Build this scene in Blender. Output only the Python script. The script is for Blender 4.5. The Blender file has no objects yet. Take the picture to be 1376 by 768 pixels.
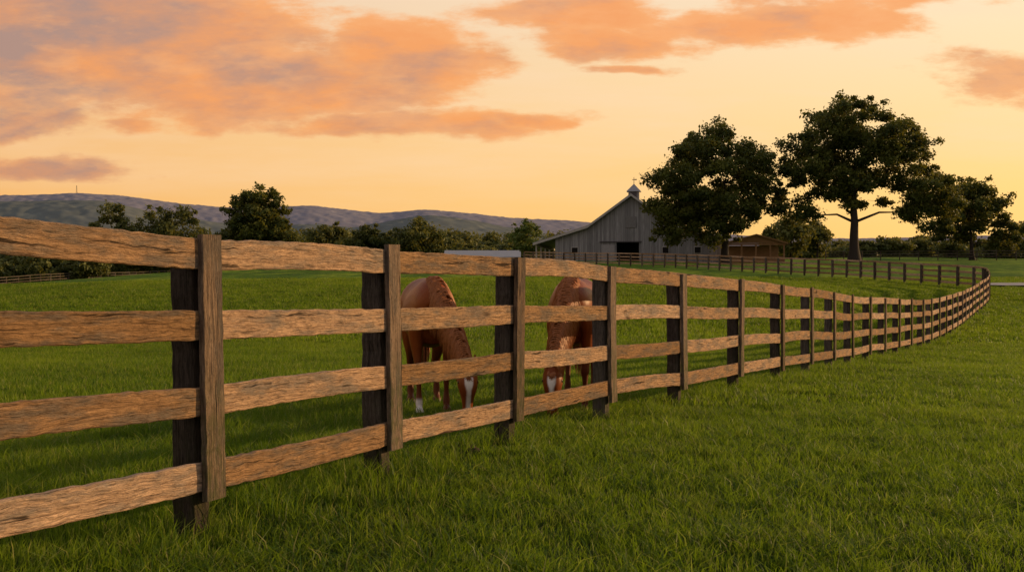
import bpy, math, random
import numpy as np
from mathutils import Vector, Matrix
random.seed(7); RNG=np.random.default_rng(7)
scene=bpy.context.scene
scene.view_settings.view_transform='Standard'; scene.view_settings.look='None'
scene.view_settings.exposure=0; scene.view_settings.gamma=1
CAMZ=1.25; F=1500.0
# ---------------------------------------------------------------- helpers
def link(o,parent=None):
    scene.collection.objects.link(o)
    if parent: o.parent=parent
    return o
def empty(name,loc=(0,0,0),rotz=0):
    e=bpy.data.objects.new(name,None); e.location=loc; e.rotation_euler=(0,0,rotz); e.empty_display_size=.2
    return link(e)
def np_mesh(name,verts,quads=None,tris=None,attrs=None,smooth=False):
    me=bpy.data.meshes.new(name)
    verts=np.asarray(verts,dtype=np.float32)
    me.vertices.add(len(verts)); me.vertices.foreach_set('co',verts.ravel())
    loops=[];starts=[];n=0
    if quads is not None and len(quads):
        q=np.asarray(quads,dtype=np.int32); loops.append(q.ravel()); starts.append(n+np.arange(len(q))*4); n+=q.size
    if tris is not None and len(tris):
        t=np.asarray(tris,dtype=np.int32); loops.append(t.ravel()); starts.append(n+np.arange(len(t))*3); n+=t.size
    loops=np.concatenate(loops); starts=np.concatenate(starts).astype(np.int32)
    me.loops.add(len(loops)); me.loops.foreach_set('vertex_index',loops)
    me.polygons.add(len(starts)); me.polygons.foreach_set('loop_start',starts)
    me.update(calc_edges=True)
    if attrs:
        for k,a in attrs.items():
            at=me.attributes.new(k,'FLOAT','POINT'); at.data.foreach_set('value',np.asarray(a,dtype=np.float32))
    if smooth: me.polygons.foreach_set('use_smooth',np.ones(len(starts),dtype=bool))
    return me
def obj(name,me,mat=None,parent=None):
    o=bpy.data.objects.new(name,me)
    if mat: me.materials.append(mat)
    return link(o,parent)
def hash2(ix,iy):
    h=np.sin(ix*127.1+iy*311.7)*43758.5453
    return h-np.floor(h)
def vn(x,y):
    x=np.asarray(x,float);y=np.asarray(y,float)
    ix=np.floor(x);iy=np.floor(y);fx=x-ix;fy=y-iy
    fx=fx*fx*(3-2*fx);fy=fy*fy*(3-2*fy)
    a=hash2(ix,iy);b=hash2(ix+1,iy);c=hash2(ix,iy+1);d=hash2(ix+1,iy+1)
    return (a*(1-fx)+b*fx)*(1-fy)+(c*(1-fx)+d*fx)*fy
def sst(a,b,x):
    t=np.clip((np.asarray(x,float)-a)/(b-a),0,1); return t*t*(3-2*t)
# ---------------------------------------------------------------- terrain
PR=[(-200,-1.17),(0,-1.22),(5.65,-1.255),(9,-1.315),(12.9,-1.38),(17.7,-1.51),(21.6,-1.64),(27,-1.82),(33.6,-1.95),(44,-1.86),(54,-1.52),(63,-1.0),(70,-.5),(98,.9),(125,2.1),(150,3.1),(170,3.8),(200,4.4),(280,5.6),(350,5.0),(500,0),(900,-10),(9000,-20)]
_gd=np.arange(-200,1200,.5); _gz=np.interp(_gd,[p[0] for p in PR],[p[1] for p in PR])
_k=np.ones(9)/9; 
for _ in range(2): _gz=np.convolve(np.pad(_gz,4,mode='edge'),_k,mode='valid')
def hz(x,y):
    x=np.asarray(x,float);y=np.asarray(y,float)
    z=np.interp(y,_gd,_gz)
    f=sst(30,140,y)
    z=z-.0006*np.minimum(np.maximum(x,-200),0)**2*f+ .006*np.clip(x,0,150)*f
    near=1-sst(60,120,np.hypot(x,y))
    z=z+(vn(x*.7,y*.7)-.5)*.05*near+(vn(x*.13+9,y*.13)-.5)*.10*sst(14,40,y)*near
    z=z+(vn(x*.03+3,y*.03)-.5)*.8*sst(60,150,y)
    return z+CAMZ
def H(x,y): return float(hz(x,y))
# ---------------------------------------------------------------- node helpers
class NT:
    def __init__(s,name):
        s.m=bpy.data.materials.new(name); s.m.use_nodes=True; s.t=s.m.node_tree; s.n=s.t.nodes; s.l=s.t.links
        s.b=s.n['Principled BSDF']; s.out=s.n['Material Output']
    def add(s,t,**k):
        n=s.n.new(t)
        for a,b in k.items(): setattr(n,a,b)
        return n
    def lk(s,a,b): s.l.new(a,b)
def setin(l,sock,v):
    if hasattr(v,'is_output'): l.new(v,sock)
    else: sock.default_value=v
def mathn(N,op,a,b=0.0,c=0.0,clamp=False):
    n=N.n.new('ShaderNodeMath'); n.operation=op; n.use_clamp=clamp
    for i,v in enumerate((a,b,c)): setin(N.l,n.inputs[i],v)
    return n.outputs[0]
def vm(N,op,a,b=(0,0,0)):
    n=N.n.new('ShaderNodeVectorMath'); n.operation=op
    setin(N.l,n.inputs[0],a); setin(N.l,n.inputs[1],b)
    return n.outputs['Value'] if op in('LENGTH','DOT_PRODUCT') else n.outputs[0]
def mix(N,f,a,b,mode='MIX'):
    n=N.n.new('ShaderNodeMix'); n.data_type='RGBA'; n.blend_type=mode
    setin(N.l,n.inputs['Factor'],f)
    for s,v in ((n.inputs[6],a),(n.inputs[7],b)):
        if isinstance(v,tuple) and len(v)==3: v=(*v,1)
        setin(N.l,s,v)
    return n.outputs[2]
def noise(N,vec,scale,detail=4,rough=.55,dist=0):
    n=N.n.new('ShaderNodeTexNoise'); n.inputs['Scale'].default_value=scale; n.inputs['Detail'].default_value=detail
    n.inputs['Roughness'].default_value=rough; n.inputs['Distortion'].default_value=dist
    if vec is not None: N.l.new(vec,n.inputs['Vector'])
    return n.outputs[0]
def mrange(N,v,a,b,c=0.,d=1.,smooth=False):
    n=N.n.new('ShaderNodeMapRange'); 
    if smooth:n.interpolation_type='SMOOTHSTEP'
    N.l.new(v,n.inputs[0])
    for i,x in enumerate((a,b,c,d)): n.inputs[i+1].default_value=x
    return n.outputs[0]
def ramp(N,v,stops):
    n=N.n.new('ShaderNodeValToRGB'); e=n.color_ramp.elements
    while len(e)>1: e.remove(e[0])
    e[0].position=stops[0][0]; e[0].color=(*stops[0][1],1)
    for p,c in stops[1:]:
        x=e.new(p); x.color=(*c,1)
    N.l.new(v,n.inputs[0]); return n.outputs[0]
def bump(N,h,strength,dist):
    n=N.n.new('ShaderNodeBump'); n.inputs['Strength'].default_value=strength; n.inputs['Distance'].default_value=dist
    N.l.new(h,n.inputs['Height']); N.l.new(n.outputs[0],N.b.inputs['Normal'])
def attr(N,name):
    n=N.n.new('ShaderNodeAttribute'); n.attribute_name=name; return n
def basic(name,col,rough=.8,var=.25,scale=3,metal=0):
    N=NT(name); tc=N.add('ShaderNodeTexCoord')
    nz=noise(N,tc.outputs['Object'],scale,6)
    c=mix(N,nz,tuple(x*(1-var) for x in col),tuple(min(1,x*(1+var)) for x in col))
    N.lk(c,N.b.inputs['Base Color']); N.b.inputs['Roughness'].default_value=rough; N.b.inputs['Metallic'].default_value=metal
    N.b.inputs['Specular IOR Level'].default_value=.25
    bump(N,nz,.2,.02); return N.m
# ---------------------------------------------------------------- materials
def grass_color(N,P):
    """world-position patchiness shared by the sod and the blades"""
    n1=noise(N,P,.55,4,.65); n2=noise(N,vm(N,'MULTIPLY',P,(1.5,.55,1)),.13,3,.6); n3=noise(N,P,2.3,2,.6)
    g=mix(N,mrange(N,n1,.38,.60),(.036,.100,.007),(.13,.215,.010))
    g=mix(N,mrange(N,n2,.50,.62,0,.8),g,(.215,.285,.016))  # broad mowing patches, the light ones also painted in for sunlit strips
    g=mix(N,mrange(N,n2,.38,.48,.8,0),g,(.030,.082,.007))  # broad dark patches painted in place of shadow bands
    g=mix(N,mrange(N,n3,.56,.72,0,.5),g,(.28,.23,.045))
    return g
def mat_ground():
    N=NT('grass_sod'); g=N.add('ShaderNodeNewGeometry'); P=g.outputs['Position']
    c=grass_color(N,P)
    sep=N.add('ShaderNodeSeparateXYZ'); N.lk(P,sep.inputs[0])
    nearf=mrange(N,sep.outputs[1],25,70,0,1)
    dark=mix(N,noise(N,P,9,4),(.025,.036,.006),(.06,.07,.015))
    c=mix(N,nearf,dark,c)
    st=vm(N,'MULTIPLY',P,(1,.55,1))
    c=mix(N,mrange(N,noise(N,st,1.1,6,.7),.38,.62,.0,.8),c,(.030,.072,.006))
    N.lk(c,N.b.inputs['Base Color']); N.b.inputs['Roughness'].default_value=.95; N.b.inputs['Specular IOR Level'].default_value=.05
    bump(N,noise(N,P,3,8,.75),.9,.25)
    return N.m
def mat_blade():
    N=NT('grass_blade'); g=N.add('ShaderNodeNewGeometry'); P=g.outputs['Position']
    c=grass_color(N,P)
    t=attr(N,'tint').outputs['Fac']; h=attr(N,'hf').outputs['Fac']
    c=mix(N,mrange(N,t,0,.7,.75,.0),c,(.034,.095,.006))
    c=mix(N,mrange(N,t,.84,1,0,.95),c,(.42,.37,.11))
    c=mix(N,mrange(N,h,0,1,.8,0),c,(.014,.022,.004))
    d=N.b; N.lk(c,d.inputs['Base Color']); d.inputs['Roughness'].default_value=.5; d.inputs['Specular IOR Level'].default_value=.14
    tr=N.add('ShaderNodeBsdfTranslucent'); c2=mix(N,.5,c,(.26,.37,.012)); N.lk(c2,tr.inputs[0])
    m=N.add('ShaderNodeMixShader'); m.inputs[0].default_value=.47
    N.lk(d.outputs[0],m.inputs[1]); N.lk(tr.outputs[0],m.inputs[2]); N.lk(m.outputs[0],N.out.inputs[0])
    return N.m
def mat_leaf(name,a,b,tr_=.32):
    N=NT(name); t=attr(N,'tint').outputs['Fac']
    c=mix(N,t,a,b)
    N.lk(c,N.b.inputs['Base Color']); N.b.inputs['Roughness'].default_value=.6; N.b.inputs['Specular IOR Level'].default_value=.2
    tr=N.add('ShaderNodeBsdfTranslucent'); N.lk(mix(N,.5,c,(.22,.18,.02)),tr.inputs[0])
    m=N.add('ShaderNodeMixShader'); m.inputs[0].default_value=tr_
    N.lk(N.b.outputs[0],m.inputs[1]); N.lk(tr.outputs[0],m.inputs[2]); N.lk(m.outputs[0],N.out.inputs[0])
    return N.m
def mat_wood(name,light,mid,dark,bs=.9,moss=False):
    N=NT(name); uv=N.add('ShaderNodeUVMap'); uv.uv_map='grain'; U=uv.outputs[0]
    warp=noise(N,vm(N,'MULTIPLY',U,(2.2,10,1)),1,3)
    cx=N.add('ShaderNodeCombineXYZ'); N.lk(mathn(N,'MULTIPLY',warp,.05),cx.inputs[1]); Uw=vm(N,'ADD',U,cx.outputs[0])
    g1=noise(N,vm(N,'MULTIPLY',Uw,(3.5,75,1)),1,7,.7)
    g2=noise(N,vm(N,'MULTIPLY',Uw,(10,190,1)),1,4,.65)
    g3=noise(N,vm(N,'MULTIPLY',Uw,(1.3,26,1)),1,4,.6)
    bl=noise(N,vm(N,'MULTIPLY',U,(2.2,9,1)),1,6,.7)
    rg=noise(N,vm(N,'MULTIPLY',U,(22,45,1)),1,4,.7)
    vor=N.add('ShaderNodeTexVoronoi'); N.lk(vm(N,'MULTIPLY',Uw,(1.5,5,1)),vor.inputs['Vector']); vor.inputs['Scale'].default_value=1
    knot=mrange(N,vor.outputs['Distance'],.04,.14,1,0)
    c=mix(N,mrange(N,g1,.38,.62),mid,light)
    grey=tuple(sum(mid)/3*k for k in (1.15,.95,.76))
    c=mix(N,mrange(N,bl,.46,.60,0,.8),c,grey)
    c=mix(N,mrange(N,rg,.5,.66,0,.55),c,tuple(m*.55 for m in mid))
    crack=mrange(N,g2,.36,.46,1,0)
    crack2=mrange(N,g1,.36,.42,1,0)
    crack3=mrange(N,g3,.335,.365,1,0)
    c=mix(N,mathn(N,'MULTIPLY',crack,.65),c,dark); c=mix(N,mathn(N,'MULTIPLY',crack2,.65),c,dark); c=mix(N,mathn(N,'MULTIPLY',crack3,.9),c,dark)
    c=mix(N,mathn(N,'MULTIPLY',knot,.85),c,dark)
    if moss:
        al=attr(N,'along').outputs['Fac']
        mm=mathn(N,'MULTIPLY',mrange(N,al,.22,.55,1,0),mrange(N,noise(N,vm(N,'MULTIPLY',U,(9,22,1)),1,5,.7),.40,.6))
        c=mix(N,mathn(N,'MULTIPLY',mm,.7),c,(.055,.062,.018))
    r=attr(N,'rnd').outputs['Fac']
    hs=N.add('ShaderNodeHueSaturation'); N.lk(c,hs.inputs['Color']); N.lk(mrange(N,r,0,1,.66,1.25),hs.inputs['Value']); N.lk(mrange(N,r,0,1,1.1,.85),hs.inputs['Saturation'])
    N.lk(hs.outputs[0],N.b.inputs['Base Color']); N.b.inputs['Roughness'].default_value=.9; N.b.inputs['Specular IOR Level'].default_value=.1
    hh=mathn(N,'ADD',mathn(N,'MULTIPLY',g1,1.2),mathn(N,'MULTIPLY',g2,.7)); hh=mathn(N,'SUBTRACT',hh,mathn(N,'MULTIPLY',crack3,1.0)); hh=mathn(N,'ADD',hh,mathn(N,'ADD',bl,mathn(N,'MULTIPLY',rg,.6)))
    bump(N,hh,bs,.018)
    return N.m
M_ground=mat_ground(); M_blade=mat_blade()
M_rail=mat_wood('weathered_rail_wood',(.54,.32,.165),(.25,.145,.078),(.034,.020,.011))
M_post=mat_wood('dark_post_wood',(.14,.11,.088),(.064,.05,.039),(.012,.009,.007),.9,True)
M_batten=mat_wood('batten_wood',(.26,.17,.105),(.12,.078,.050),(.02,.013,.009),.9,True)
M_leaf=mat_leaf('oak_leaves',(.020,.038,.007),(.14,.150,.022))
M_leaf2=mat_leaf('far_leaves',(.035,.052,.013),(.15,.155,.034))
M_leaf3=mat_leaf('light_leaves',(.08,.13,.02),(.17,.20,.05))
M_bark=basic('bark',(.032,.024,.019),.95,.4,4)
# ---------------------------------------------------------------- ground
def axis(segs):
    out=[]
    for a,b,s in segs: out+=list(np.arange(a,b,s))
    return np.array(out+[segs[-1][1]])
ys=axis([(-60,-10,5),(-10,24,.5),(24,80,1.25),(80,300,4),(300,600,20),(600,1500,90),(1500,9000,750)])
xp=axis([(0,16,.5),(16,60,1.5),(60,200,5),(200,500,20),(500,1500,100),(1500,6000,500)])
xs=np.concatenate([-xp[:0:-1],xp])
X,Y=np.meshgrid(xs,ys); Z=hz(X,Y)
V=np.stack([X,Y,Z],-1).reshape(-1,3); nx=len(xs); ny=len(ys)
i=np.arange(nx-1)[None,:]+np.arange(ny-1)[:,None]*nx; i=i.ravel()
obj('ground',np_mesh('ground',V,np.stack([i,i+1,i+1+nx,i+nx],-1),smooth=True),M_ground)
# gravel path
pp=np.array([(110,58),(80,66),(58,72),(45,75.5),(38,77.5),(33.2,78.5)],float)
def catmull(P,n):
    P=np.asarray(P,float); Q=np.vstack([2*P[0]-P[1],P,2*P[-1]-P[-2]]); out=[]
    for k in range(len(P)-1):
        a,b,c,d=Q[k],Q[k+1],Q[k+2],Q[k+3]
        for t in np.linspace(0,1,n,endpoint=False):
            out.append(.5*((2*b)+(-a+c)*t+(2*a-5*b+4*c-d)*t*t+(-a+3*b-3*c+d)*t**3))
    out.append(P[-1]); return np.array(out)
pc=catmull(pp,14); tg=np.gradient(pc,axis=0); tg/=np.linalg.norm(tg,axis=1)[:,None]; nn=np.stack([-tg[:,1],tg[:,0]],-1)
pv=[];
for k in range(len(pc)):
    for s in np.linspace(-1.8,1.8,7):
        q=pc[k]+nn[k]*(s+.15*math.sin(k*1.7)*(abs(s)>1.5)); pv.append((q[0],q[1],H(q[0],q[1])+.16))
pq=[(k*7+j,k*7+j+1,(k+1)*7+j+1,(k+1)*7+j) for k in range(len(pc)-1) for j in range(6)]
obj('gravel_path',np_mesh('gravel_path',pv,pq,smooth=True),basic('gravel',(.22,.205,.20),.95,.25,12))
# ---------------------------------------------------------------- board builder
class Boards:
    def __init__(s): s.v=[];s.f=[];s.uv=[];s.r=[];s.h=[]
    def board(s,p0,p1,side,w,t,nseg=8,jit=.004,ends=True):
        p0=np.array(p0,float);p1=np.array(p1,float); L=np.linalg.norm(p1-p0); d=(p1-p0)/L
        side=np.array(side,float); side-=d*side.dot(d); side/=np.linalg.norm(side)
        up=np.cross(side,d)
        c=min(w,t)*.16
        prof=[(-w/2+c,-t/2),(w/2-c,-t/2),(w/2,-t/2+c),(w/2,t/2-c),(w/2-c,t/2),(-w/2+c,t/2),(-w/2,t/2-c),(-w/2,-t/2+c)]
        base=len(s.v); ou,ov=random.uniform(0,50),random.uniform(0,50); r=random.random()
        per=[0]
        for k in range(8):
            a=prof[k];b=prof[(k+1)%8]; per.append(per[-1]+math.hypot(a[0]-b[0],a[1]-b[1]))
        wav=[random.gauss(0,jit) for _ in range(nseg+1)]; wb=[random.gauss(0,jit) for _ in range(nseg+1)]; wt=[random.gauss(0,jit*.5) for _ in range(nseg+1)]
        bow=random.gauss(0,.009)
        for k in range(nseg+1):
            q=p0+(p1-p0)*k/nseg; bw=bow*math.sin(math.pi*k/nseg)
            for (a,b) in prof:
                aa=a+(wav[k] if a>0 else wb[k])+bw; s.v.append(q+up*aa+side*(b+wt[k])); s.r.append(r); s.h.append(k/nseg)
        for k in range(nseg):
            for j in range(8):
                a=base+k*8+j;b=base+k*8+(j+1)%8
                s.f.append((a,b,b+8,a+8))
                u0,u1=ou+L*k/nseg,ou+L*(k+1)/nseg
                s.uv+=[(u0,ov+per[j]),(u0,ov+per[j+1]),(u1,ov+per[j+1]),(u1,ov+per[j])]
        for k in (0,nseg):
            ring=[base+k*8+j for j in range(8)]
            if k==0: ring=ring[::-1]
            s.f.append(tuple(ring)); s.uv+=[(ou+prof[(x-base)%8][0]*.5,ov+prof[(x-base)%8][1]) for x in ring]
    def make(s,name,mat,parent=None):
        me=bpy.data.meshes.new(name); me.from_pydata([tuple(v) for v in s.v],[],s.f)
        uv=me.uv_layers.new(name='grain'); uv.data.foreach_set('uv',np.array(s.uv,dtype=np.float32).ravel())
        at=me.attributes.new('rnd','FLOAT','POINT'); at.data.foreach_set('value',np.array(s.r,dtype=np.float32))
        at=me.attributes.new('along','FLOAT','POINT'); at.data.foreach_set('value',np.array(s.h,dtype=np.float32))
        return obj(name,me,mat,parent)
RT=[1.455,1.075,.695,.32]
def build_fence(pts,name,detail=True,posth=1.48,rails=RT,mat_r=None,batten=True,side=1):
    root=empty(name); R=Boards();P=Boards();B=Boards()
    pts=[np.array(p,float) for p in pts]; n=len(pts)
    tl=[]
    for k in range(n):
        a=pts[max(k-1,0)];b=pts[min(k+1,n-1)]; t=(b-a)/np.linalg.norm(b-a); tl.append(t)
    offs=[[random.gauss(0,.011) for _ in rails] for _ in range(n)]
    for k in range(n):
        t=tl[k]; nr=np.array([t[1],-t[0]])*side; q=pts[k]; z=H(q[0],q[1]); t3=(t[0],t[1],0)
        near=q[1]<30
        lean=random.gauss(0,.013)
        c=q-nr*.087-t*.012
        P.board((c[0],c[1],z-.3),(c[0]+lean,c[1]+lean,z+posth-.03+random.gauss(0,.01)),(nr[0],nr[1],0),.15,.135,24 if near else 3,.004)
        if batten:
            c=q+nr*.036
            B.board((c[0],c[1],z+.19+random.gauss(0,.015)),(c[0]+lean,c[1]+lean,z+1.54+random.gauss(0,.008)),(nr[0],nr[1],0),.155,.034,22 if near else 3,.0018)
    for k in range(n-1):
        a,b=pts[k],pts[k+1]; t=(b-a)/np.linalg.norm(b-a); nr=np.array([t[1],-t[0]])*side
        za,zb=H(*a),H(*b)
        for j,h in enumerate(rails):
            near=min(a[1],b[1])<30
            pa=a-nr*.0+t*.004; pb=b-t*.004
            R.board((pa[0],pa[1],za+h+offs[k][j]),(pb[0],pb[1],zb+h+offs[k+1][j]),(nr[0],nr[1],0),.148+random.gauss(0,.004),.034,34 if near else 3,.0018)
    R.make('rails',mat_r or M_rail,root); P.make('posts',M_post,root)
    if batten: B.make('batten_boards',M_batten,root)
    return root
fp=[(-3.84,.2),(-3.06,2.2),(-2.31,3.93),(-1.535,5.65),(-.80,7.35),(.022,9.07),(.97,11.08),(1.97,12.95),(3.09,15.2),(4.2,17.45),(5.25,19.65),(6.27,21.8),(7.3,24.0),(8.35,26.1),(9.4,28.2),(10.45,30.2),(11.5,32.2),(12.5,34.0)]
curve=catmull([(12.5,34.0),(17.3,43.5),(22.2,53.6),(26.7,62.5),(29.9,70.3),(31.0,75),(29.6,83),(26.3,98),(16.8,125),(1.2,150)],40)
d=np.r_[0,np.cumsum(np.linalg.norm(np.diff(curve,axis=0),axis=1))]
dd=np.arange(2.2,d[-1],2.25); cx=np.interp(dd,d,curve[:,0]); cy=np.interp(dd,d,curve[:,1])
build_fence(fp+list(zip(cx,cy)),'wooden_fence')
def run(pl,step=2.6):
    c=catmull(pl,20); d=np.r_[0,np.cumsum(np.linalg.norm(np.diff(c,axis=0),axis=1))]; q=np.arange(0,d[-1],step)
    return list(zip(np.interp(q,d,c[:,0]),np.interp(q,d,c[:,1])))
build_fence(run([(-110,145),(-85,180),(-76,235),(-66,275),(-52,310)],3),'wooden_fence.001',mat_r=M_post,batten=False,rails=[1.42,.95,.5])
build_fence(run([(50,178),(64,172),(84,168),(120,165)],2.8),'wooden_fence.002',mat_r=M_post,batten=False,rails=[1.42,1.0,.6])
# ---------------------------------------------------------------- grass instancing
def patch_mesh(name,size,n,hmin,hmax,w,seed,bend=.5):
    r=np.random.default_rng(seed)
    p=(r.random((n,2))-.5)*size*1.12
    hgt=hmin+(hmax-hmin)*r.random(n)**1.5
    cl=vn(p[:,0]*6/size*2+seed,p[:,1]*6/size*2); hgt*=.5+1.0*cl
    az=r.random(n)*2*np.pi; ba=r.random(n)*2*np.pi; bd=hgt*bend*(.2+r.random(n))
    ww=w*(.6+.8*r.random(n))
    sx,sy=np.cos(az)*ww/2,np.sin(az)*ww/2
    mx,my=p[:,0]+np.cos(ba)*bd*.3,p[:,1]+np.sin(ba)*bd*.3
    tx,ty=p[:,0]+np.cos(ba)*bd,p[:,1]+np.sin(ba)*bd
    z0=-.02*np.ones(n)
    v=np.stack([np.stack([p[:,0]-sx,p[:,1]-sy,z0],-1),np.stack([p[:,0]+sx,p[:,1]+sy,z0],-1),
      np.stack([mx+sx*.8,my+sy*.8,hgt*.58],-1),np.stack([mx-sx*.8,my-sy*.8,hgt*.58],-1),np.stack([tx,ty,hgt],-1)],1)
    b=np.arange(n)*5
    q=np.stack([b,b+1,b+2,b+3],-1); t=np.stack([b+3,b+2,b+4],-1)
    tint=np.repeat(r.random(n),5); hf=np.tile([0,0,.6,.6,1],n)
    return np_mesh(name,v.reshape(-1,3),q,t,{'tint':tint,'hf':hf})
def make_inst(name,coll_objs,pts,rot,scl,idx):
    col=bpy.data.collections.new(name+'_source')
    for o in coll_objs: col.objects.link(o)
    me=bpy.data.meshes.new(name); me.vertices.add(len(pts)); me.vertices.foreach_set('co',np.asarray(pts,np.float32).ravel())
    a=me.attributes.new('rot','FLOAT_VECTOR','POINT'); a.data.foreach_set('vector',np.asarray(rot,np.float32).ravel())
    a=me.attributes.new('scl','FLOAT_VECTOR','POINT'); a.data.foreach_set('vector',np.asarray(scl,np.float32).ravel())
    a=me.attributes.new('idx','INT','POINT'); a.data.foreach_set('value',np.asarray(idx,np.int32))
    o=bpy.data.objects.new(name,me)
    g=bpy.data.node_groups.new(name,'GeometryNodeTree')
    g.interface.new_socket('Geometry',in_out='INPUT',socket_type='NodeSocketGeometry'); g.interface.new_socket('Geometry',in_out='OUTPUT',socket_type='NodeSocketGeometry')
    gi=g.nodes.new('NodeGroupInput');go=g.nodes.new('NodeGroupOutput'); m2p=g.nodes.new('GeometryNodeMeshToPoints')
    ip=g.nodes.new('GeometryNodeInstanceOnPoints'); ci=g.nodes.new('GeometryNodeCollectionInfo')
    ci.inputs['Collection'].default_value=col; ci.inputs['Separate Children'].default_value=True; ci.inputs['Reset Children'].default_value=True
    def na(n,t):
        x=g.nodes.new('GeometryNodeInputNamedAttribute'); x.data_type=t; x.inputs['Name'].default_value=n
        return [s for s in x.outputs if s.enabled][0]
    L=g.links.new
    L(gi.outputs[0],m2p.inputs[0]); L(m2p.outputs[0],ip.inputs['Points']); L(ci.outputs[0],ip.inputs['Instance'])
    ip.inputs['Pick Instance'].default_value=True
    L(na('idx','INT'),ip.inputs['Instance Index'])
    e2r=g.nodes.new('FunctionNodeEulerToRotation'); L(na('rot','FLOAT_VECTOR'),e2r.inputs[0]); L(e2r.outputs[0],ip.inputs['Rotation'])
    L(na('scl','FLOAT_VECTOR'),ip.inputs['Scale']); L(ip.outputs[0],go.inputs[0])
    md=o.modifiers.new('scatter','NODES'); md.node_group=g
    return o
fl=np.array([tuple(p) for p in fp]+list(zip(cx,cy)))
def fence_x(y):
    m=fl[:28]; return np.interp(y,m[:,1],m[:,0])
grass_root=empty('grass')
def zone(name,y0,y1,size,n,hmin,hmax,w,seed):
    src=[]
    for k in range(4):
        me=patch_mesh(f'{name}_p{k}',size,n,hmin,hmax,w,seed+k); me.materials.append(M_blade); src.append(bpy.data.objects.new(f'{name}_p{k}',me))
    P=[];Rr=[];S=[];I=[]
    y=y0+size/2
    while y<y1:
        xm=.5*y+3+size
        for x in np.arange(-math.ceil(xm/size)*size,xm+size,size):
            e=size*.5
            gx=(H(x+e,y)-H(x-e,y))/(2*e); gy=(H(x,y+e)-H(x,y-e))/(2*e)
            rz=random.randrange(4)*math.pi/2
            nrm=Vector((-gx,-gy,1)).normalized(); q=Vector((0,0,1)).rotation_difference(nrm)@Matrix.Rotation(rz,3,'Z').to_quaternion()
            P.append((x,y,H(x,y))); Rr.append(tuple(q.to_euler()))
            fx=fence_x(y); left=x<fx
            s=1.1 if left else .7
            S.append((1,1,s*random.uniform(.85,1.2))); I.append(random.randrange(4))
        y+=size
    o=make_inst(name,src,P,Rr,S,I); link(o,grass_root)
zone('near_blades',2.5,12.5,1.0,3100,.045,.11,.0055,11)
zone('mid_blades',12.5,36.5,2.0,4000,.06,.13,.012,31)
zone('far_blades',36.5,92.5,4.0,3400,.08,.17,.034,51)
tm=[]
for k in range(4):
    me=patch_mesh(f'tuft_p{k}',.22,70,.10,.27,.006,90+k,.7); me.materials.append(M_blade); tm.append(bpy.data.objects.new(f'tuft_p{k}',me))
P=[];Rr=[];S=[];I=[]
for k in range(2,26):
    a,b=fl[k],fl[k+1]
    for _ in range(20):
        t=random.random(); q=a+(b-a)*t; q=q+np.array([random.gauss(-.14,.15),random.gauss(0,.1)])
        P.append((q[0],q[1],H(*q))); Rr.append((0,0,random.random()*6.28)); s=random.uniform(.35,.85); S.append((1,1,s)); I.append(random.randrange(4))
for _ in range(1900):
    y=random.uniform(6,40); x=fence_x(y)-abs(random.gauss(0,1))*.35*y-.2
    P.append((x,y,H(x,y))); Rr.append((0,0,random.random()*6.28)); s=random.uniform(.35,.8); S.append((1.3,1.3,s)); I.append(random.randrange(4))
for _ in range(1200):
    y=random.uniform(4.0,30); x=fence_x(y)+random.random()*.7*y+.3
    P.append((x,y,H(x,y))); Rr.append((0,0,random.random()*6.28)); s=random.uniform(.3,.58); S.append((1.2,1.2,s)); I.append(random.randrange(4))
link(make_inst('fence_line_tufts',tm,P,Rr,S,I),grass_root)
# trodden soil behind the third panel
sv=[];sq=[];r_=np.random.default_rng(5)
for (ox,oy,sz) in [(-.62,8.50,.10),(-.42,8.72,.12),(-.20,9.0,.09),(-.82,8.3,.08),(-.50,9.0,.09),(-.3,8.5,.06),(-.7,8.75,.07),(-.1,9.3,.07)]:
    b=len(sv); n=12; m=4
    for k in range(m):
        for j in range(n):
            rr_=sz*(1-k/m)*(1+.3*r_.normal()); a=2*math.pi*j/n
            x=ox+math.cos(a)*rr_*1.6;y=oy+math.sin(a)*rr_; sv.append((x,y,H(x,y)+.01+.065*(k/m)+r_.normal()*.01))
    for k in range(m-1):
        for j in range(n): sq.append((b+k*n+j,b+k*n+(j+1)%n,b+(k+1)*n+(j+1)%n,b+(k+1)*n+j))
obj('soil_clods',np_mesh('soil_clods',sv,sq),basic('turned_soil',(.045,.028,.017),.95,.5,25))
# ---------------------------------------------------------------- trees
def leaf_cloud(cen,rad,per,size,r):
    n=len(cen); N=n*per
    c=np.repeat(cen,per,0); R=np.repeat(rad,per,0)
    d=r.normal(size=(N,3)); d/=np.linalg.norm(d,axis=1)[:,None]
    rr=r.random(N)**.42
    ll=1+.35*np.sin(d[:,0]*5+c[:,0]*3)*np.sin(d[:,1]*5+c[:,2]*2)+.25*r.normal(size=N)*.5
    p=c+d*R*(rr*ll)[:,None]
    nrm=d*.6+r.normal(size=(N,3))*.7+np.array([0,0,.3]); nrm/=np.linalg.norm(nrm,axis=1)[:,None]
    a=np.cross(nrm,r.normal(size=(N,3))); a/=np.linalg.norm(a,axis=1)[:,None]; b=np.cross(nrm,a)
    s=(size*(.5+r.random(N)))[:,None]*.5
    v=np.stack([p-a*s,p-b*s*.6,p+a*s,p+b*s*.6],1).reshape(-1,3)
    q=np.arange(N)[:,None]*4+np.arange(4)
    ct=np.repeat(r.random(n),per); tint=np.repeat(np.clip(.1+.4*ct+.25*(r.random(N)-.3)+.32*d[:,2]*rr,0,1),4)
    return v,q,tint
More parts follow.
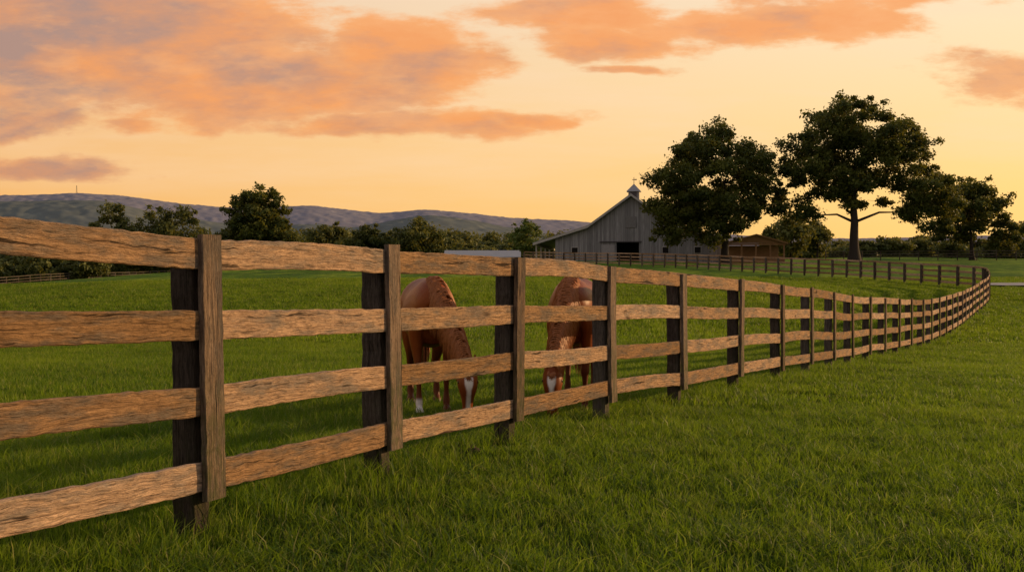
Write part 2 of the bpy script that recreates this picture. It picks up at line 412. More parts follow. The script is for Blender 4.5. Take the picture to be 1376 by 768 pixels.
class Tubes:
    def __init__(s): s.v=[];s.q=[]
    def tube(s,pts,rad,n=7):
        pts=np.asarray(pts,float); T=np.gradient(pts,axis=0); base=len(s.v)
        for k,p in enumerate(pts):
            t=T[k]/max(1e-6,np.linalg.norm(T[k])); ref=np.array([1,0,0]) if abs(t[0])<.8 else np.array([0,1,0])
            a=np.cross(t,ref); a/=np.linalg.norm(a); b=np.cross(t,a)
            for j in range(n):
                w=2*math.pi*j/n; s.v.append(p+(a*math.cos(w)+b*math.sin(w))*rad[k])
        for k in range(len(pts)-1):
            for j in range(n): s.q.append((base+k*n+j,base+k*n+(j+1)%n,base+(k+1)*n+(j+1)%n,base+(k+1)*n+j))
    def make(s,name,mat,parent): return obj(name,np_mesh(name,s.v,s.q,smooth=True),mat,parent)
def tree(name,x,y,env,ncl,per,leaf,clr,trunk_r,trunk_h,mat,seed,mind=None):
    r=np.random.default_rng(seed); z=H(x,y); root=empty(name,(x,y,z-.1))
    env=np.array(env,float); vol=env[:,3]*env[:,4]*env[:,5]; pr=vol/vol.sum()
    cen=[]; tries=0; mind=mind or clr*1.05
    while len(cen)<ncl and tries<ncl*60:
        tries+=1
        e=env[r.choice(len(env),p=pr)]; d=r.normal(size=3); d/=np.linalg.norm(d); q=e[:3]+d*e[3:]*r.random()**.3*.94
        if q[2]<1.2: continue
        if cen and min(np.linalg.norm(q-c) for c in cen)<mind: continue
        cen.append(q)
    cen=np.array(cen)
    rad=clr*(.6+.7*r.random((len(cen),1)))*np.array([1.15,1.15,.78])
    v,q,t=leaf_cloud(cen,rad,per,leaf,r)
    mid_=cen.mean(0); out=cen-mid_; out/=np.linalg.norm(out,axis=1)[:,None]+1e-6
    c2=cen+(out*.75+r.normal(size=cen.shape)*.35)*clr; c2[:,2]=np.maximum(c2[:,2],1.4)
    v2,q2,t2=leaf_cloud(c2,rad*.55,max(10,per//5),leaf,r)
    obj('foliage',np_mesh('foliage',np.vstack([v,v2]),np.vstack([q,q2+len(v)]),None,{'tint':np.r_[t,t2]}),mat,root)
    T=Tubes()
    lean=r.normal(size=2)*.25
    top=env[:,2].max()
    tp=[(lean[0]*s*2+r.normal()*.08*s,lean[1]*s*2,s*top*.9) for s in np.linspace(0,1,9)]
    tr=[trunk_r*(1.45 if k==0 else 1)*(1-.85*s) for k,s in enumerate(np.linspace(0,1,9))]
    T.tube(tp,tr,10)
    nodes=[np.array(p) for p in tp if p[2]>trunk_h*.75]; nr=[tr[k] for k,p in enumerate(tp) if p[2]>trunk_h*.75]
    order=np.argsort(np.linalg.norm(cen-np.array([0,0,trunk_h]),axis=1))
    for o in order:
        c=cen[o]; best=None;bd=1e9
        for k,nd in enumerate(nodes):
            dz=c[2]-nd[2]; dst=np.linalg.norm(c-nd)+(3*max(0,-dz-.5))+(2.5 if nr[k]<.05 else 0)
            if dst<bd: bd=dst;best=k
        a=nodes[best]; L=np.linalg.norm(c-a); r0=min(nr[best]*.65,.05+.028*L)
        mid=(a+c)/2+np.array([r.normal()*.08*L,r.normal()*.08*L,.10*L]); 
        pts=[a,(a*.6+mid*.4)*1.0,mid,(mid+c)/2,c]; rr=[r0,r0*.85,r0*.65,r0*.45,r0*.25]
        T.tube(pts,rr,5)
        nodes+= [mid,c]; nr+=[r0*.65,r0*.4]
    T.make('trunk_and_limbs',M_bark,root)
    return root
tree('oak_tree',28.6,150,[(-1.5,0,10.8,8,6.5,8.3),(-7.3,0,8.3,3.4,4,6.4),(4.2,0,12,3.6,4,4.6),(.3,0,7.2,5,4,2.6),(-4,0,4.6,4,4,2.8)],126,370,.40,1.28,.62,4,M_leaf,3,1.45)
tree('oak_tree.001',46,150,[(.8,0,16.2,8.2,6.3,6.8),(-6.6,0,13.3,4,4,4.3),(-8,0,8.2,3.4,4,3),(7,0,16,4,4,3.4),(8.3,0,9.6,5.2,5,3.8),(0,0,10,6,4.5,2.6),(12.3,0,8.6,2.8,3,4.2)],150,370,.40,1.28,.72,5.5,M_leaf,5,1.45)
tree('broadleaf_tree',70.5,171,[(0,0,7.3,5.2,5,4.8),(4.5,0,4.4,3.2,3,2.8),(-4.5,0,5,3.2,3,3)],62,260,.45,1.25,.4,2.6,M_leaf,8)
tree('broadleaf_tree.001',-56.8,250,[(0,0,10.6,7.0,6.5,8.0),(-3,0,7,5.5,5,5),(4,0,7,5,5,5)],105,260,.62,1.7,.5,4,M_leaf,9)
tree('broadleaf_tree.002',2.9,192,[(0,0,4.1,2.5,2.3,3.2)],24,150,.4,.9,.2,1.4,M_leaf3,10)
def midtree(name,px,top,wpx,D,seed):
    x=(px-688)/F*D; hh=(384-top)/F*D+CAMZ-H(x,D); w=wpx/F*D/2
    clr=w*.27
    tree(name,x,D,[(0,0,hh*.56,w,w,hh*.40),(w*.4,0,hh*.38,w*.75,w*.7,hh*.26),(-w*.4,0,hh*.40,w*.7,w*.7,hh*.28)],46,210,.0026*D,clr*1.15,.02*hh,hh*.25,M_leaf2,seed,clr*.9)
midtree('broadleaf_tree.003',148,265,62,300,31)
midtree('broadleaf_tree.004',200,275,70,310,32)
midtree('broadleaf_tree.005',243,270,74,305,33)
midtree('broadleaf_tree.006',561,296,72,300,34)
midtree('broadleaf_tree.007',497,306,54,300,35)
midtree('broadleaf_tree.008',440,301,70,310,36)
def massc(lst,name,mat,seed,per=150):
    r=np.random.default_rng(seed); C=[];R=[];T=Tubes();lv=[];lq=[];lt=[];off=0
    for (px,top,wpx,D) in lst:
        x=(px-688)/F*D; zt=(384-top)/F*D+CAMZ; zb=H(x,D); w=wpx/F*D/2; hh=max(3,zt-zb)
        T.tube([(x,D,zb-.5),(x+.2,D,zb+hh*.5),(x,D,zb+hh*.8)],[.03*hh,.02*hh,.005*hh],5)
        n=int(17+w*1.3); d=r.normal(size=(n,3)); d/=np.linalg.norm(d,axis=1)[:,None]
        c=np.array([x,D,zb+hh*.52])+d*np.array([w*.78,w*.78,hh*.36])*(r.random(n)**.35)[:,None]
        rad=(np.ones((n,3))*np.array([w*.34,w*.34,min(hh*.15,w*.34)]))*(.7+.6*r.random((n,1)))
        v,q,t=leaf_cloud(c,rad,per,.0030*D,r); lv.append(v);lq.append(q+off);lt.append(t);off+=len(v)
    root=empty(name)
    obj('foliage',np_mesh('foliage',np.vstack(lv),np.vstack(lq),None,{'tint':np.concatenate(lt)}),mat,root); T.make('trunks',M_bark,root)
rr=random.Random(4)
L1=[(178,286,64,360),(275,288,60,350),(425,301,66,380),(456,303,60,372),(527,307,54,360),(590,316,54,380),(621,313,50,360),(652,311,54,400),(682,313,58,400),(740,316,50,380),(410,320,60,290),(480,324,60,300),(640,324,54,300),(540,324,60,300)]
L1+=[(x,rr.uniform(302,316),rr.uniform(60,95),rr.uniform(400,460)) for x in range(60,790,20)]
L1+=[(x,rr.uniform(316,330),rr.uniform(55,75),rr.uniform(330,360)) for x in range(120,700,22)]
L1+=[(x,rr.uniform(326,342),rr.uniform(50,72),rr.uniform(205,235)) for x in range(-140,130,17)]
L1+=[(x,rr.uniform(346,358),rr.uniform(34,46),rr.uniform(200,215)) for x in range(-140,110,14)]
L1+=[(x,rr.uniform(314,328),rr.uniform(50,80),rr.uniform(300,360)) for x in range(1040,1620,22)]
L1+=[(1062,285,68,195),(1098,294,54,205),(1040,298,44,210),(1200,316,54,230),(1240,320,54,235),(1160,322,50,230),(1380,290,48,190),(1345,314,54,200),(1410,285,60,200),(1470,280,80,210),(1278,320,50,190)]
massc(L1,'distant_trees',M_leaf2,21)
# ---------------------------------------------------------------- hills
def ridge(name,prof,D,depth,col,seed,bumpamp):
    xs_=np.linspace(-500,1700,1000); top=np.interp(xs_,[p[0] for p in prof],[p[1] for p in prof])
    kk=np.hanning(31); kk/=kk.sum(); top=np.convolve(np.pad(top,15,mode='edge'),kk,mode='valid')
    V=[];rows=110
    for j in range(rows):
        f=j/(rows-1)
        yy=D+depth*(f*1.4-.0); s=math.sin(min(1,f/.72)*math.pi/2) if f<.72 else 1-.5*(f-.72)
        Xw=(xs_-688)/F*D*(1+.0*f); zt=(384-top)/F*(D+depth)+CAMZ
        zz=-15+(zt+15)*s
        b=(vn(Xw/13+seed,yy/13)+.6*vn(Xw/8,yy/8+seed)-.8)*bumpamp+(vn(Xw/180+seed,yy/180)-.5)*6*s
        V.append(np.stack([Xw*(D+depth*f)/D,np.full_like(Xw,yy),zz+b],-1))
    V=np.vstack(V); n=len(xs_); i=(np.arange(n-1)[None,:]+np.arange(rows-1)[:,None]*n).ravel()
    N=NT(name+'_hazed_forest'); g=N.add('ShaderNodeNewGeometry'); P=g.outputs['Position']
    c=mix(N,mrange(N,noise(N,P,.05,5,.7),.38,.62),tuple(x*.88 for x in col),tuple(x*1.08 for x in col))  # forest colour with blue-grey aerial haze mixed into it
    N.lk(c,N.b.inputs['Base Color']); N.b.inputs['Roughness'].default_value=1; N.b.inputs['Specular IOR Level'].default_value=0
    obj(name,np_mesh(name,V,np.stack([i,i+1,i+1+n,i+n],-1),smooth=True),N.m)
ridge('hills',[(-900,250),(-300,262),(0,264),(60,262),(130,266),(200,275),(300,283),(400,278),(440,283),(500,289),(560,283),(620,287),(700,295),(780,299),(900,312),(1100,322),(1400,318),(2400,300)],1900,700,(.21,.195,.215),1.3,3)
ridge('hills.001',[(-900,262),(-200,270),(0,272),(60,270),(110,273),(160,286),(260,300),(330,307),(400,300),(460,306),(520,296),(570,290),(620,296),(680,307),(760,320),(900,332),(2400,332)],1200,450,(.128,.138,.125),4.1,3)
def box(name,sx,sy,sz,loc,mat,parent,bev=.0,rot=(0,0,0)):
    import bmesh
    bm=bmesh.new(); bmesh.ops.create_cube(bm,size=1); bmesh.ops.scale(bm,vec=(sx,sy,sz),verts=bm.verts)
    if bev: bmesh.ops.bevel(bm,geom=bm.edges[:],offset=bev,segments=1,affect='EDGES')
    me=bpy.data.meshes.new(name); bm.to_mesh(me); bm.free(); o=obj(name,me,mat,parent); o.location=loc; o.rotation_euler=rot; return o
M_dark=basic('dark_steel',(.06,.05,.055),.6)
tw=empty('radio_tower',((103-688)/F*2560,2560,(384-266)/F*2560)); T=Tubes()
for a in (-2,2):
    for b in (-2,2): T.tube([(a,b,-10),(a*.2,b*.2,30)],[.25,.15],5)
for k in range(6): T.tube([(-2+k*.3,0,k*5),(2-k*.3,0,k*5+4)],[.18,.18],4)
T.make('mast',M_dark,tw)
# ---------------------------------------------------------------- barn
def mat_siding(name,col):
    N=NT(name); tc=N.add('ShaderNodeTexCoord'); P=tc.outputs['Object']
    sp=N.add('ShaderNodeSeparateXYZ'); N.lk(P,sp.inputs[0]); s=mathn(N,'ADD',sp.outputs[0],sp.outputs[1])
    bd=mathn(N,'FLOOR',mathn(N,'DIVIDE',s,.28)); fr=mathn(N,'FRACT',mathn(N,'DIVIDE',s,.28))
    w=N.add('ShaderNodeTexWhiteNoise'); w.noise_dimensions='1D'; N.lk(bd,w.inputs['W'])
    st=noise(N,vm(N,'MULTIPLY',P,(6,6,.5)),1.2,5,.6)
    c=mix(N,w.outputs['Value'],tuple(x*.7 for x in col),tuple(x*1.25 for x in col)); c=mix(N,mrange(N,st,.4,.7,0,.7),c,tuple(x*.45 for x in col))
    gap=mathn(N,'LESS_THAN',fr,.09); c=mix(N,mathn(N,'MULTIPLY',gap,.75),c,(.03,.025,.02))
    N.lk(c,N.b.inputs['Base Color']); N.b.inputs['Roughness'].default_value=.9; bump(N,mathn(N,'ADD',st,mathn(N,'MULTIPLY',gap,-1)),.4,.02); return N.m
def mat_roof(name,col,seam=.5):
    N=NT(name); tc=N.add('ShaderNodeTexCoord'); P=tc.outputs['Object']; sp=N.add('ShaderNodeSeparateXYZ'); N.lk(P,sp.inputs[0])
    fr=mathn(N,'FRACT',mathn(N,'DIVIDE',sp.outputs[1],.5)); sm=mathn(N,'LESS_THAN',fr,.12)
    n=noise(N,vm(N,'MULTIPLY',P,(.3,2,.3)),1.5,5); c=mix(N,n,tuple(x*.7 for x in col),tuple(x*1.25 for x in col))
    N.lk(c,N.b.inputs['Base Color']); N.b.inputs['Roughness'].default_value=.5; bump(N,sm,seam,.04); return N.m
M_sid=mat_siding('grey_barn_siding',(.25,.24,.245)); M_roof=mat_roof('metal_roof',(.24,.23,.23)); M_shade=basic('painted_interior_shade',(.012,.01,.009),1)  # near-black colour stands in for shade behind door, stalls and panes
M_trim=basic('pale_trim',(.36,.33,.30),.8); M_white=basic('white_metal_roof',(.27,.26,.26),.7,.12,.6); M_brown=basic('brown_shed_wood',(.34,.19,.10),.85,.3,2)
BX,BY=(848-688)/F*170,170; BZ=H(BX,BY)-.2
barn=empty('barn',(BX,BY,BZ),math.radians(-9))
prof=[(-15.0,2.9),(-6.6,5.5),(0,10.3),(6.6,5.5),(15.0,2.9)]
DEP=24
def prism(name,pl,y0,y1,mat,parent):
    n=len(pl); v=[(a,y0,b) for a,b in pl]+[(a,y1,b) for a,b in pl]
    f=[tuple(range(n)),tuple(range(2*n-1,n-1,-1))]+[(k,n+k,n+(k+1)%n,(k+1)%n) for k in range(n)]
    me=bpy.data.meshes.new(name); me.from_pydata(v,[],f); return obj(name,me,mat,parent)
prism('front_wall_west',[(-11.6,-.6),(-2.2,-.6),(-2.2,3.1),(-2.2,8.55),(-6.6,5.35),(-11.6,3.8)],0,.2,M_sid,barn)
prism('front_wall_east',[(1.2,-.6),(14.2,-.6),(14.2,3.0),(6.6,5.35),(1.2,9.25)],0,.2,M_sid,barn)
prism('front_wall_gable',[(-2.2,3.1),(1.2,3.1),(1.2,9.25),(0,10.1),(-2.2,8.55)],0,.2,M_sid,barn)
prism('side_walls',[(-11.6,-.6),(-11.4,-.6),(-11.4,3.8),(-11.6,3.75)],.2,DEP,M_sid,barn)
prism('side_wall_east',[(14.0,-.6),(14.2,-.6),(14.2,3.0),(14.0,3.1)],.2,DEP,M_sid,barn)
prism('back_wall',[(-11.6,-.6),(14.2,-.6),(14.2,3.0),(6.6,5.35),(0,10.1),(-6.6,5.35),(-11.6,3.8)],DEP,DEP+.2,M_sid,barn)
prism('aisle_shade_panel',[(-3,-.5),(2,-.5),(2,3.4),(-3,3.4)],5,5.2,M_shade,barn)  # black sheet painted as the shade inside the doorway
th=.22
for a,b in zip(prof[:-1],prof[1:]):
    prism('roof_slope',[a,b,(b[0],b[1]+th),(a[0],a[1]+th)],-.7,DEP+.7,M_roof,barn)
    prism('barge_board',[(a[0],a[1]-.18),(b[0],b[1]-.18),(b[0],b[1]+.16),(a[0],a[1]+.16)],-.78,-.703,M_trim,barn)
for k in range(5):
    for s in (-14.6,): box('lean_to_post',.22,.22,3.6,(s,k*5.5+.3,1.1),M_trim,barn)
box('lean_to_beam',.2,24,.25,(-14.6,12,2.8),M_trim,barn)
box('sliding_door',2.0,.08,3.1,(-3.5,-.12,1.2),basic('door_grey',(.27,.25,.25),.85),barn)
box('door_track',6.4,.1,.16,(-1.6,-.14,3.2),M_dark,barn)
box('hay_loft_door',1.6,.06,1.7,(0,-.06,6.2),basic('loft_grey',(.17,.16,.16),.85),barn)
for x in (-8.6,5.2,10): 
    box('window_frame',1.1,.08,1.1,(x,-.05,1.9),M_trim,barn); box('window_glass',.9,.05,.9,(x,-.1,1.9),M_shade,barn)
box('cupola_base',1.7,1.7,1.7,(0,9,10.7),M_sid,barn)
for s in (-1,1): box('cupola_louver',.9,.05,.9,(0,9+s*.88,10.95),M_dark,barn)
me=bpy.data.meshes.new('cupola_roof'); me.from_pydata([(-1.15,-1.15,0),(1.15,-1.15,0),(1.15,1.15,0),(-1.15,1.15,0),(0,0,1.3)],[],[(3,2,1,0),(0,1,4),(1,2,4),(2,3,4),(3,0,4)])
o=obj('cupola_roof',me,M_roof,barn); o.location=(0,9,11.55)
T=Tubes(); T.tube([(0,9,12.7),(0,9,13.9)],[.06,.04],6); T.tube([(-.3,9,13.5),(.45,9,13.5)],[.04,.09],6); T.make('weather_vane',M_dark,barn)
sx=(1016-688)/F*158; sh=empty('run_in_shed',(sx,158,H(sx,158)-.1),math.radians(-6))
prism('roof',[(-4.6,2.75),(0,4.0),(0,4.2),(-4.6,2.95)],-.5,8,M_brown,sh); prism('roof_east',[(0,4.0),(4.4,2.75),(4.4,2.95),(0,4.2)],-.5,8,M_brown,sh)
for x in (-4.0,-2.0,0,2.0,3.9): box('post',.22,.22,3.2,(x,.2,1.2),M_brown,sh)
box('back_wall',8.2,.15,3.2,(0,7.6,1.2),M_brown,sh); box('half_wall',7.9,.12,1.1,(0,.4,.5),M_brown,sh); box('front_beam',8.3,.2,.25,(0,.2,2.75),M_brown,sh)
prism('gable_board',[(-4.2,2.9),(4.0,2.9),(0,3.95)],.1,.2,M_brown,sh)
wx=(648-688)/F*205; ws=empty('low_stable_building',(wx,205,H(wx,205)-.35))
prism('walls',[(-6.6,-.5),(6.6,-.5),(6.6,1.5),(-6.6,1.5)],0,7,M_sid,ws)
me=bpy.data.meshes.new('roof'); me.from_pydata([(-7.1,-.5,1.4),(7.1,-.5,1.4),(7.1,3.5,2.75),(-7.1,3.5,2.75),(7.1,7.5,1.4),(-7.1,7.5,1.4)],[],[(0,1,2,3),(3,2,4,5),(0,3,5),(1,4,2)]); obj('roof',me,M_white,ws)
for x in (-4,0,4): box('stall_shade_panel',1.3,.06,1.1,(x,-.04,.7),M_shade,ws)  # solid black panels on the wall, painted as shaded openings
# ---------------------------------------------------------------- horses
def loft(sec,n=20,sub=4):
    S=catmull(np.array(sec,float),sub); P=S[:,:3]; T=np.gradient(P,axis=0); V=[];Fc=[]
    for k in range(len(S)):
        t=T[k]/np.linalg.norm(T[k]); lat=np.array([1,0,0])-t*t[0]; lat/=np.linalg.norm(lat); up=np.cross(lat,t)
        for j in range(n):
            a=2*math.pi*j/n; V.append(P[k]+lat*math.cos(a)*max(.004,S[k,3])+up*math.sin(a)*max(.004,S[k,4]))
    for k in range(len(S)-1):
        for j in range(n): Fc.append((k*n+j,k*n+(j+1)%n,(k+1)*n+(j+1)%n,(k+1)*n+j))
    Fc.append(tuple(range(n))[::-1]); Fc.append(tuple(range((len(S)-1)*n,len(S)*n)))
    return V,Fc
def mat_horse():
    N=NT('chestnut_coat'); c=N.add('ShaderNodeAttribute'); c.attribute_name='coat'
    tc=N.add('ShaderNodeTexCoord'); n=noise(N,vm(N,'MULTIPLY',tc.outputs['Object'],(40,40,8)),1,5,.6); n2=noise(N,tc.outputs['Object'],3,3)
    cc=mix(N,mrange(N,n2,.35,.65,0,.7),c.outputs['Color'],mix(N,1,c.outputs['Color'],(.55,.45,.38),'MULTIPLY'))
    N.lk(cc,N.b.inputs['Base Color']); N.b.inputs['Roughness'].default_value=.42; N.b.inputs['Specular IOR Level'].default_value=.12
    bump(N,n,.25,.01); return N.m
M_horse=mat_horse(); M_mane=basic('mane_hair',(.26,.085,.022),.55,.5,30); M_eye=basic('eye',(.01,.007,.005),.15)
def horse(name,x,y,yaw,bend,coat,socks,blaze,seed,stepL=0.):
    rnd=random.Random(seed)
    def bx(y_):
        t=max(0,min(1,(-.35-y_)/.75)); return bend*t**1.2
    V=[];Fc=[]
    def addl(sec,n=20,sub=4):
        v,f=loft(sec,n,sub); b=len(V); V.extend(v); Fc.extend([tuple(i+b for i in q) for q in f])
    addl([(0,1.03,1.20,.05,.07),(0,.98,1.18,.17,.19),(0,.86,1.17,.26,.28),(0,.68,1.16,.295,.325),(0,.48,1.13,.275,.325),(0,.25,1.09,.285,.335),(0,0,1.07,.305,.355),(0,-.22,1.09,.285,.365),(0,-.42,1.13,.24,.355),(0,-.56,1.12,.20,.29),(0,-.66,1.08,.12,.17)],24,4)
    hd=[(bx(-.2),-.20,1.28,.10,.16),(bx(-.42),-.42,1.22,.15,.26),(bx(-.62),-.62,1.08,.125,.25),(bx(-.82),-.82,.89,.105,.20),(bx(-.98),-.98,.70,.088,.155),(bx(-1.08),-1.08,.54,.08,.125)]
    addl(hd,18,4)
    hx=bend; 
    head=[(hx*.98,-1.06,.58,.055,.06),(hx,-1.11,.53,.088,.10),(hx,-1.13,.44,.105,.125),(hx,-1.14,.36,.095,.125),(hx,-1.13,.27,.068,.095),(hx,-1.12,.18,.053,.068),(hx,-1.11,.10,.060,.064),(hx,-1.10,.045,.052,.052),(hx,-1.10,.02,.03,.03)]
    addl(head,16,4)
    for s in (-1,1):
        st=stepL*s
        addl([(s*.10,-.40,1.22,.07,.14),(s*.165,-.42,1.02,.10,.17),(s*.175,-.42,.86,.085,.13),(s*.165,-.42+st*.3,.70,.062,.085),(s*.155,-.43+st*.6,.56,.046,.058),(s*.15,-.43+st*.8,.47,.048,.054),(s*.15,-.43+st*.85,.42,.036,.042),(s*.15,-.43+st*.95,.28,.028,.036),(s*.15,-.44+st,.17,.040,.045),(s*.15,-.465+st,.11,.034,.038),(s*.15,-.49+st,.07,.05,.055),(s*.15,-.50+st,.0,.062,.070)],12,4)
        sh=-st*.7
        addl([(s*.12,.72,1.28,.10,.18),(s*.165,.72,1.08,.125,.26),(s*.175,.66,.90,.11,.22),(s*.165,.68,.74,.085,.145),(s*.155,.78,.60,.056,.085),(s*.15,.86+sh*.6,.50,.046,.062),(s*.15,.86+sh*.8,.44,.038,.05),(s*.15,.84+sh*.9,.30,.031,.04),(s*.15,.83+sh,.17,.042,.046),(s*.15,.80+sh,.11,.036,.04),(s*.15,.78+sh,.07,.05,.056),(s*.15,.77+sh,.0,.062,.070)],12,4)
        addl([(hx+s*.055,-1.07,.565,.028,.022),(hx+s*.075,-1.075,.62,.032,.018),(hx+s*.08,-1.09,.67,.022,.012),(hx+s*.075,-1.10,.715,.006,.005)],8,3)
        addl([(hx+s*.05,-1.02,.47,.03,.04),(hx+s*.055,-1.05,.40,.042,.07),(hx+s*.04,-1.07,.31,.03,.05)],8,3)
    me=bpy.data.meshes.new('tmp'); me.from_pydata([tuple(v) for v in V],[],Fc); o=bpy.data.objects.new('tmp',me); scene.collection.objects.link(o)
    m=o.modifiers.new('r','REMESH'); m.mode='VOXEL'; m.voxel_size=.013
    m2=o.modifiers.new('s','SMOOTH'); m2.factor=.5; m2.iterations=3
    dg=bpy.context.evaluated_depsgraph_get(); me2=bpy.data.meshes.new_from_object(o.evaluated_get(dg)); bpy.data.objects.remove(o)
    n=len(me2.vertices); co=np.empty(n*3,np.float32); me2.vertices.foreach_get('co',co); co=co.reshape(-1,3)
    col=np.tile(np.array([*coat,1.]),(n,1))
    def blend(mask,c): 
        mk=np.clip(mask,0,1)[:,None]; col[:,:3]=col[:,:3]*(1-mk)+np.array(c)*mk
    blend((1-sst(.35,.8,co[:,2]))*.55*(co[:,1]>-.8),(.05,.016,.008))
    blend(((co[:,2]<.07)&(co[:,1]>-.75))*1.,(.06,.045,.035))
    for (sx_,front,hgt) in socks:
        mk=(np.sign(co[:,0])==sx_)&((co[:,1]<.2)==front)&(co[:,1]>-.8)&(co[:,2]>.07)
        blend(mk*(1-sst(hgt-.03,hgt+.02,co[:,2])),(.62,.56,.5))
    hm=co[:,1]<-.98
    wdt=.024+.020*sst(.34,.42,co[:,2]); 
    front=(co[:,1]<-1.135)|(co[:,2]<.2)&(co[:,1]<-1.12)
    blend(hm*front*(1-sst(wdt-.01,wdt+.006,np.abs(co[:,0]-hx)))*sst(.12,.16,co[:,2])*(1-sst(.46,.49,co[:,2]))*blaze,(.85,.80,.74))
    blend(hm*(1-sst(.05,.12,co[:,2])),(.07,.04,.035))
    for s in (-1,1):
        dn=np.linalg.norm(co-np.array([hx+s*.035,-1.165,.085]),axis=1); blend((dn<.022)*1.,(.01,.008,.007))
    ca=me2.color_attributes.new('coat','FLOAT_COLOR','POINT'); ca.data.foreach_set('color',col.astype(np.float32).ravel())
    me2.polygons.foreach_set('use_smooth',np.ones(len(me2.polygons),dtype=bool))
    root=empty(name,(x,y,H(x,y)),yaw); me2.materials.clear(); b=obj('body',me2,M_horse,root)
    E=Tubes()
    for s in (-1,1):
        c=np.array([hx+s*.088,-1.165,.425]); E.tube([c+(0,0,-.02),c+(0,0,-.012),c,c+(0,0,.012),c+(0,0,.02)],[.004,.016,.021,.016,.004],8)
    E.make('eyes',M_eye,root)
    Tm=Tubes(); hs_=catmull(np.array(hd),12); tn=np.gradient(hs_[:,:3],axis=0)
    for k in range(460):
        kk=rnd.randrange(6,len(hs_)-1); c=hs_[kk,:3]; w_,h_=hs_[kk,3],hs_[kk,4]
        t=tn[kk]/np.linalg.norm(tn[kk]); lat=np.array([1,0,0])-t*t[0]; lat/=np.linalg.norm(lat); up=np.cross(lat,t); up=up if up[2]>0 else -up
        sd=(1 if rnd.random()<.75 else -1)*(1 if bend>0 else -1)*-1
        ext=rnd.uniform(45,105); fwd=rnd.uniform(0,.13); pts=[];rd=[]
        for j,a in enumerate((-8,.25*ext,.5*ext,.75*ext,ext)):
            a_=math.radians(a); off=1.06+.02*rnd.random()+.05*(j in(1,2,3))
            pts.append(c+up*h_*math.cos(a_)*off+lat*sd*w_*math.sin(a_)*off*1.05+t*fwd*(j/4)**1.5+np.array([0,0,-.02*j*(a/90)])); rd.append([.008,.011,.011,.008,.002][j])
        Tm.tube(pts,rd,5)
    for _ in range(16):
        Tm.tube([(hx+rnd.gauss(0,.015),-1.09,.60),(hx+rnd.gauss(0,.02),-1.17,.56),(hx+rnd.gauss(0,.02),-1.235,.50),(hx+rnd.gauss(0,.025),-1.265,rnd.uniform(.44,.48))],[.01,.012,.009,.002],5)
    Tm.make('mane',M_mane,root)
    Tt=Tubes()
    for _ in range(60):
        a=rnd.gauss(0,.035);b_=rnd.gauss(0,.025)
        Tt.tube([(a*.4,1.02,1.33),(a*.8,1.12+b_,1.2),(a*1.4,1.15+b_,.9),(a*1.5,1.12+b_,.6),(a*1.1,1.10+b_*1.3,rnd.uniform(.28,.42))],[.018,.016,.016,.012,.002],5)
    Tt.make('tail',M_mane,root)
    return root
horse('horse',-.91,12.3,math.radians(9),.29,(.23,.056,.010),[(-1,True,.2)],1,1,.05)
horse('horse.001',.70,12.45,math.radians(-8),-.13,(.20,.048,.009),[(-1,True,.10)],1,2,-.05)
# ---------------------------------------------------------------- sky / light
AZ,EL=math.radians(67),math.radians(11.5)
S=Vector((math.cos(EL)*math.sin(AZ),math.cos(EL)*math.cos(AZ),math.sin(EL)))
sl=bpy.data.lights.new('sun','SUN'); sl.energy=5.0; sl.angle=math.radians(.6); sl.color=(1,.64,.30)
so=bpy.data.objects.new('sun',sl); so.rotation_euler=S.to_track_quat('Z','Y').to_euler(); link(so)
w=bpy.data.worlds.new('sky'); scene.world=w; w.use_nodes=True
class WN: pass
N=WN(); N.t=w.node_tree; N.n=N.t.nodes; N.l=N.t.links
bg=N.n['Background']
tc=N.n.new('ShaderNodeTexCoord'); D_=tc.outputs['Generated']
sp=N.n.new('ShaderNodeSeparateXYZ'); N.l.new(D_,sp.inputs[0]); dx,dy,dz=sp.outputs
yy=mathn(N,'MAXIMUM',dy,.12)
u=mathn(N,'DIVIDE',dx,yy); v=mathn(N,'DIVIDE',dz,yy)
cb=N.n.new('ShaderNodeCombineXYZ'); N.l.new(u,cb.inputs[0]); N.l.new(v,cb.inputs[1]); P=cb.outputs[0]
def fbm(scale3,detail,rough,off=0,color=False):
    n=N.n.new('ShaderNodeTexNoise'); n.inputs['Scale'].default_value=1; n.inputs['Detail'].default_value=detail; n.inputs['Roughness'].default_value=rough
    N.l.new(vm(N,'ADD',vm(N,'MULTIPLY',P,scale3),(off,off*1.3,off*.7)),n.inputs['Vector']); return n.outputs[1 if color else 0]
warp=vm(N,'MULTIPLY',vm(N,'SUBTRACT',fbm((7,14,1),4,.55,3.1,True),(.5,.5,.5)),(.12,.04,0))
Pw=vm(N,'ADD',P,warp)
blobs=[(70,55,440,110,1.45),(330,112,320,66,1.35),(540,80,140,60,1.35),(530,172,250,24,1.25),(700,164,120,16,1.1),(800,14,180,26,1.1),(840,50,130,32,1.25),(960,30,150,30,1.2),(1080,22,160,36,1.15),(20,168,130,26,1.25),(50,224,140,17,1.1),(1330,108,100,26,.4),(190,172,60,9,.7),(840,90,50,8,.7),(1240,4,130,12,.75)]
field=None
for (cx_,cy_,rx,ry,wt) in blobs:
    q=vm(N,'MULTIPLY',vm(N,'SUBTRACT',Pw,((cx_-688)/F,(384-cy_)/F,0)),(F/rx,F/ry,0))
    dd_=mathn(N,'MULTIPLY',mathn(N,'SUBTRACT',1.0,vm(N,'LENGTH',q)),wt)
    field=dd_ if field is None else mathn(N,'MAXIMUM',field,dd_)
field=mathn(N,'MAXIMUM',field,-1.0)
n1=fbm((10,30,1),9,.64,1.0)
dens_raw=mathn(N,'ADD',field,mathn(N,'MULTIPLY',mathn(N,'SUBTRACT',n1,.46),2.2))
dens=mrange(N,dens_raw,-.08,.46,0,1,True)
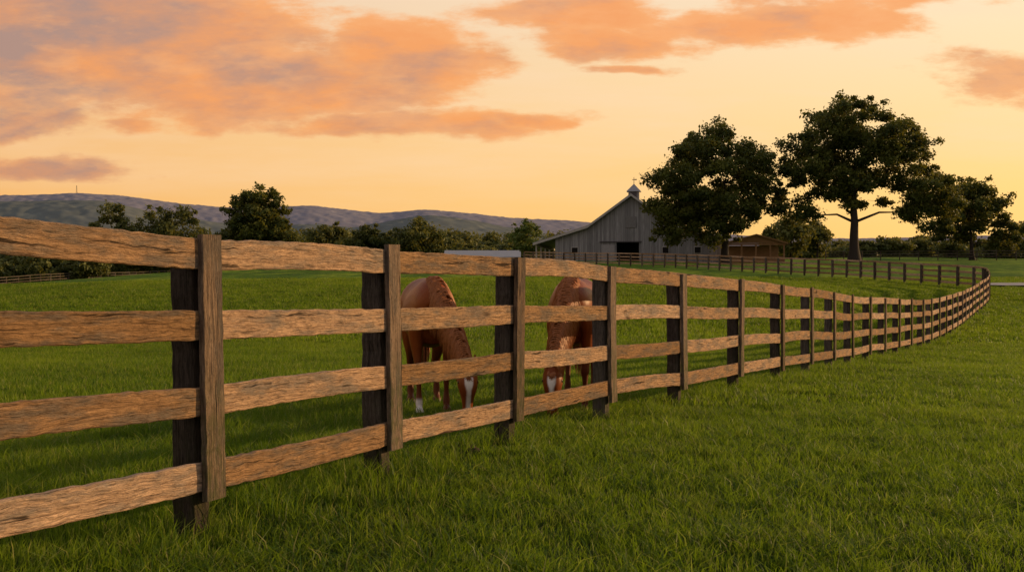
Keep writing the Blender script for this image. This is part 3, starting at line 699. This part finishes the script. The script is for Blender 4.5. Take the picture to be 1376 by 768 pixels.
sky=ramp(N,mrange(N,dz,-.05,1,0,1),[(0,(.96,.42,.11)),(.05,(1.0,.50,.125)),(.12,(1.0,.57,.19)),(.20,(.98,.63,.31)),(.29,(.92,.68,.45)),(.42,(.60,.54,.50)),(.65,(.35,.41,.53)),(1,(.26,.34,.50))])
sd=vm(N,'DOT_PRODUCT',D_,(S.x,S.y,0)); 
sky=mix(N,mrange(N,sd,-.1,.75,0,1),mix(N,1,sky,(.93,.85,.86),'MULTIPLY'),mix(N,1,sky,(1.08,1.20,1.26),'MULTIPLY'))
glow=mathn(N,'MULTIPLY',mrange(N,sd,.45,.98,0,1,True),mrange(N,dz,.16,.0,0,1,True))
sky=mix(N,mathn(N,'MULTIPLY',glow,.8),sky,(1.3,.80,.24))
back=mrange(N,dy,-.5,.3,1,0)
sky=mix(N,mathn(N,'MULTIPLY',back,.7),sky,(.42,.41,.45))
veil=mrange(N,fbm((3,22,1),6,.6,7.7),.45,.70,0,.5); sky=mix(N,mathn(N,'MULTIPLY',veil,mrange(N,dz,.05,.16,.2,1)),sky,(1.0,.72,.48))
c2=fbm((7,20,1),7,.6,4.4)
left=mrange(N,u,-.5,-.05,1,0)
gm=mathn(N,'ADD',mathn(N,'MULTIPLY',left,.68),mathn(N,'MULTIPLY',mathn(N,'SUBTRACT',c2,.46),3.4),clamp=True)
ccol=mix(N,gm,(.93,.34,.10),(.41,.245,.21))
ccol=mix(N,mrange(N,dens_raw,.2,.8,.5,0),ccol,(1.0,.48,.18))
lit=mrange(N,fbm((14,40,1),6,.6,2.2),.50,.68,0,.5); ccol=mix(N,lit,ccol,(.99,.44,.17))
sky=mix(N,mathn(N,'MULTIPLY',dens,.93),sky,ccol)
nis=N.n.new('ShaderNodeTexSky'); nis.sky_type='NISHITA'; nis.sun_disc=False; nis.sun_elevation=EL; nis.sun_rotation=AZ; nis.air_density=1.6; nis.dust_density=3
nn_=mix(N,1,nis.outputs[0],(.012,.012,.012),'MULTIPLY')
sky=mix(N,1,sky,nn_,'ADD')
N.l.new(sky,bg.inputs[0]); bg.inputs[1].default_value=.96
# ---------------------------------------------------------------- camera
cam=bpy.data.cameras.new('camera'); co_=bpy.data.objects.new('camera',cam); link(co_)
cam.sensor_width=36; cam.lens=F/1376*36; cam.clip_end=20000; cam.clip_start=.05
co_.location=(0,0,CAMZ); co_.rotation_euler=(math.radians(90),0,0)
scene.camera=co_
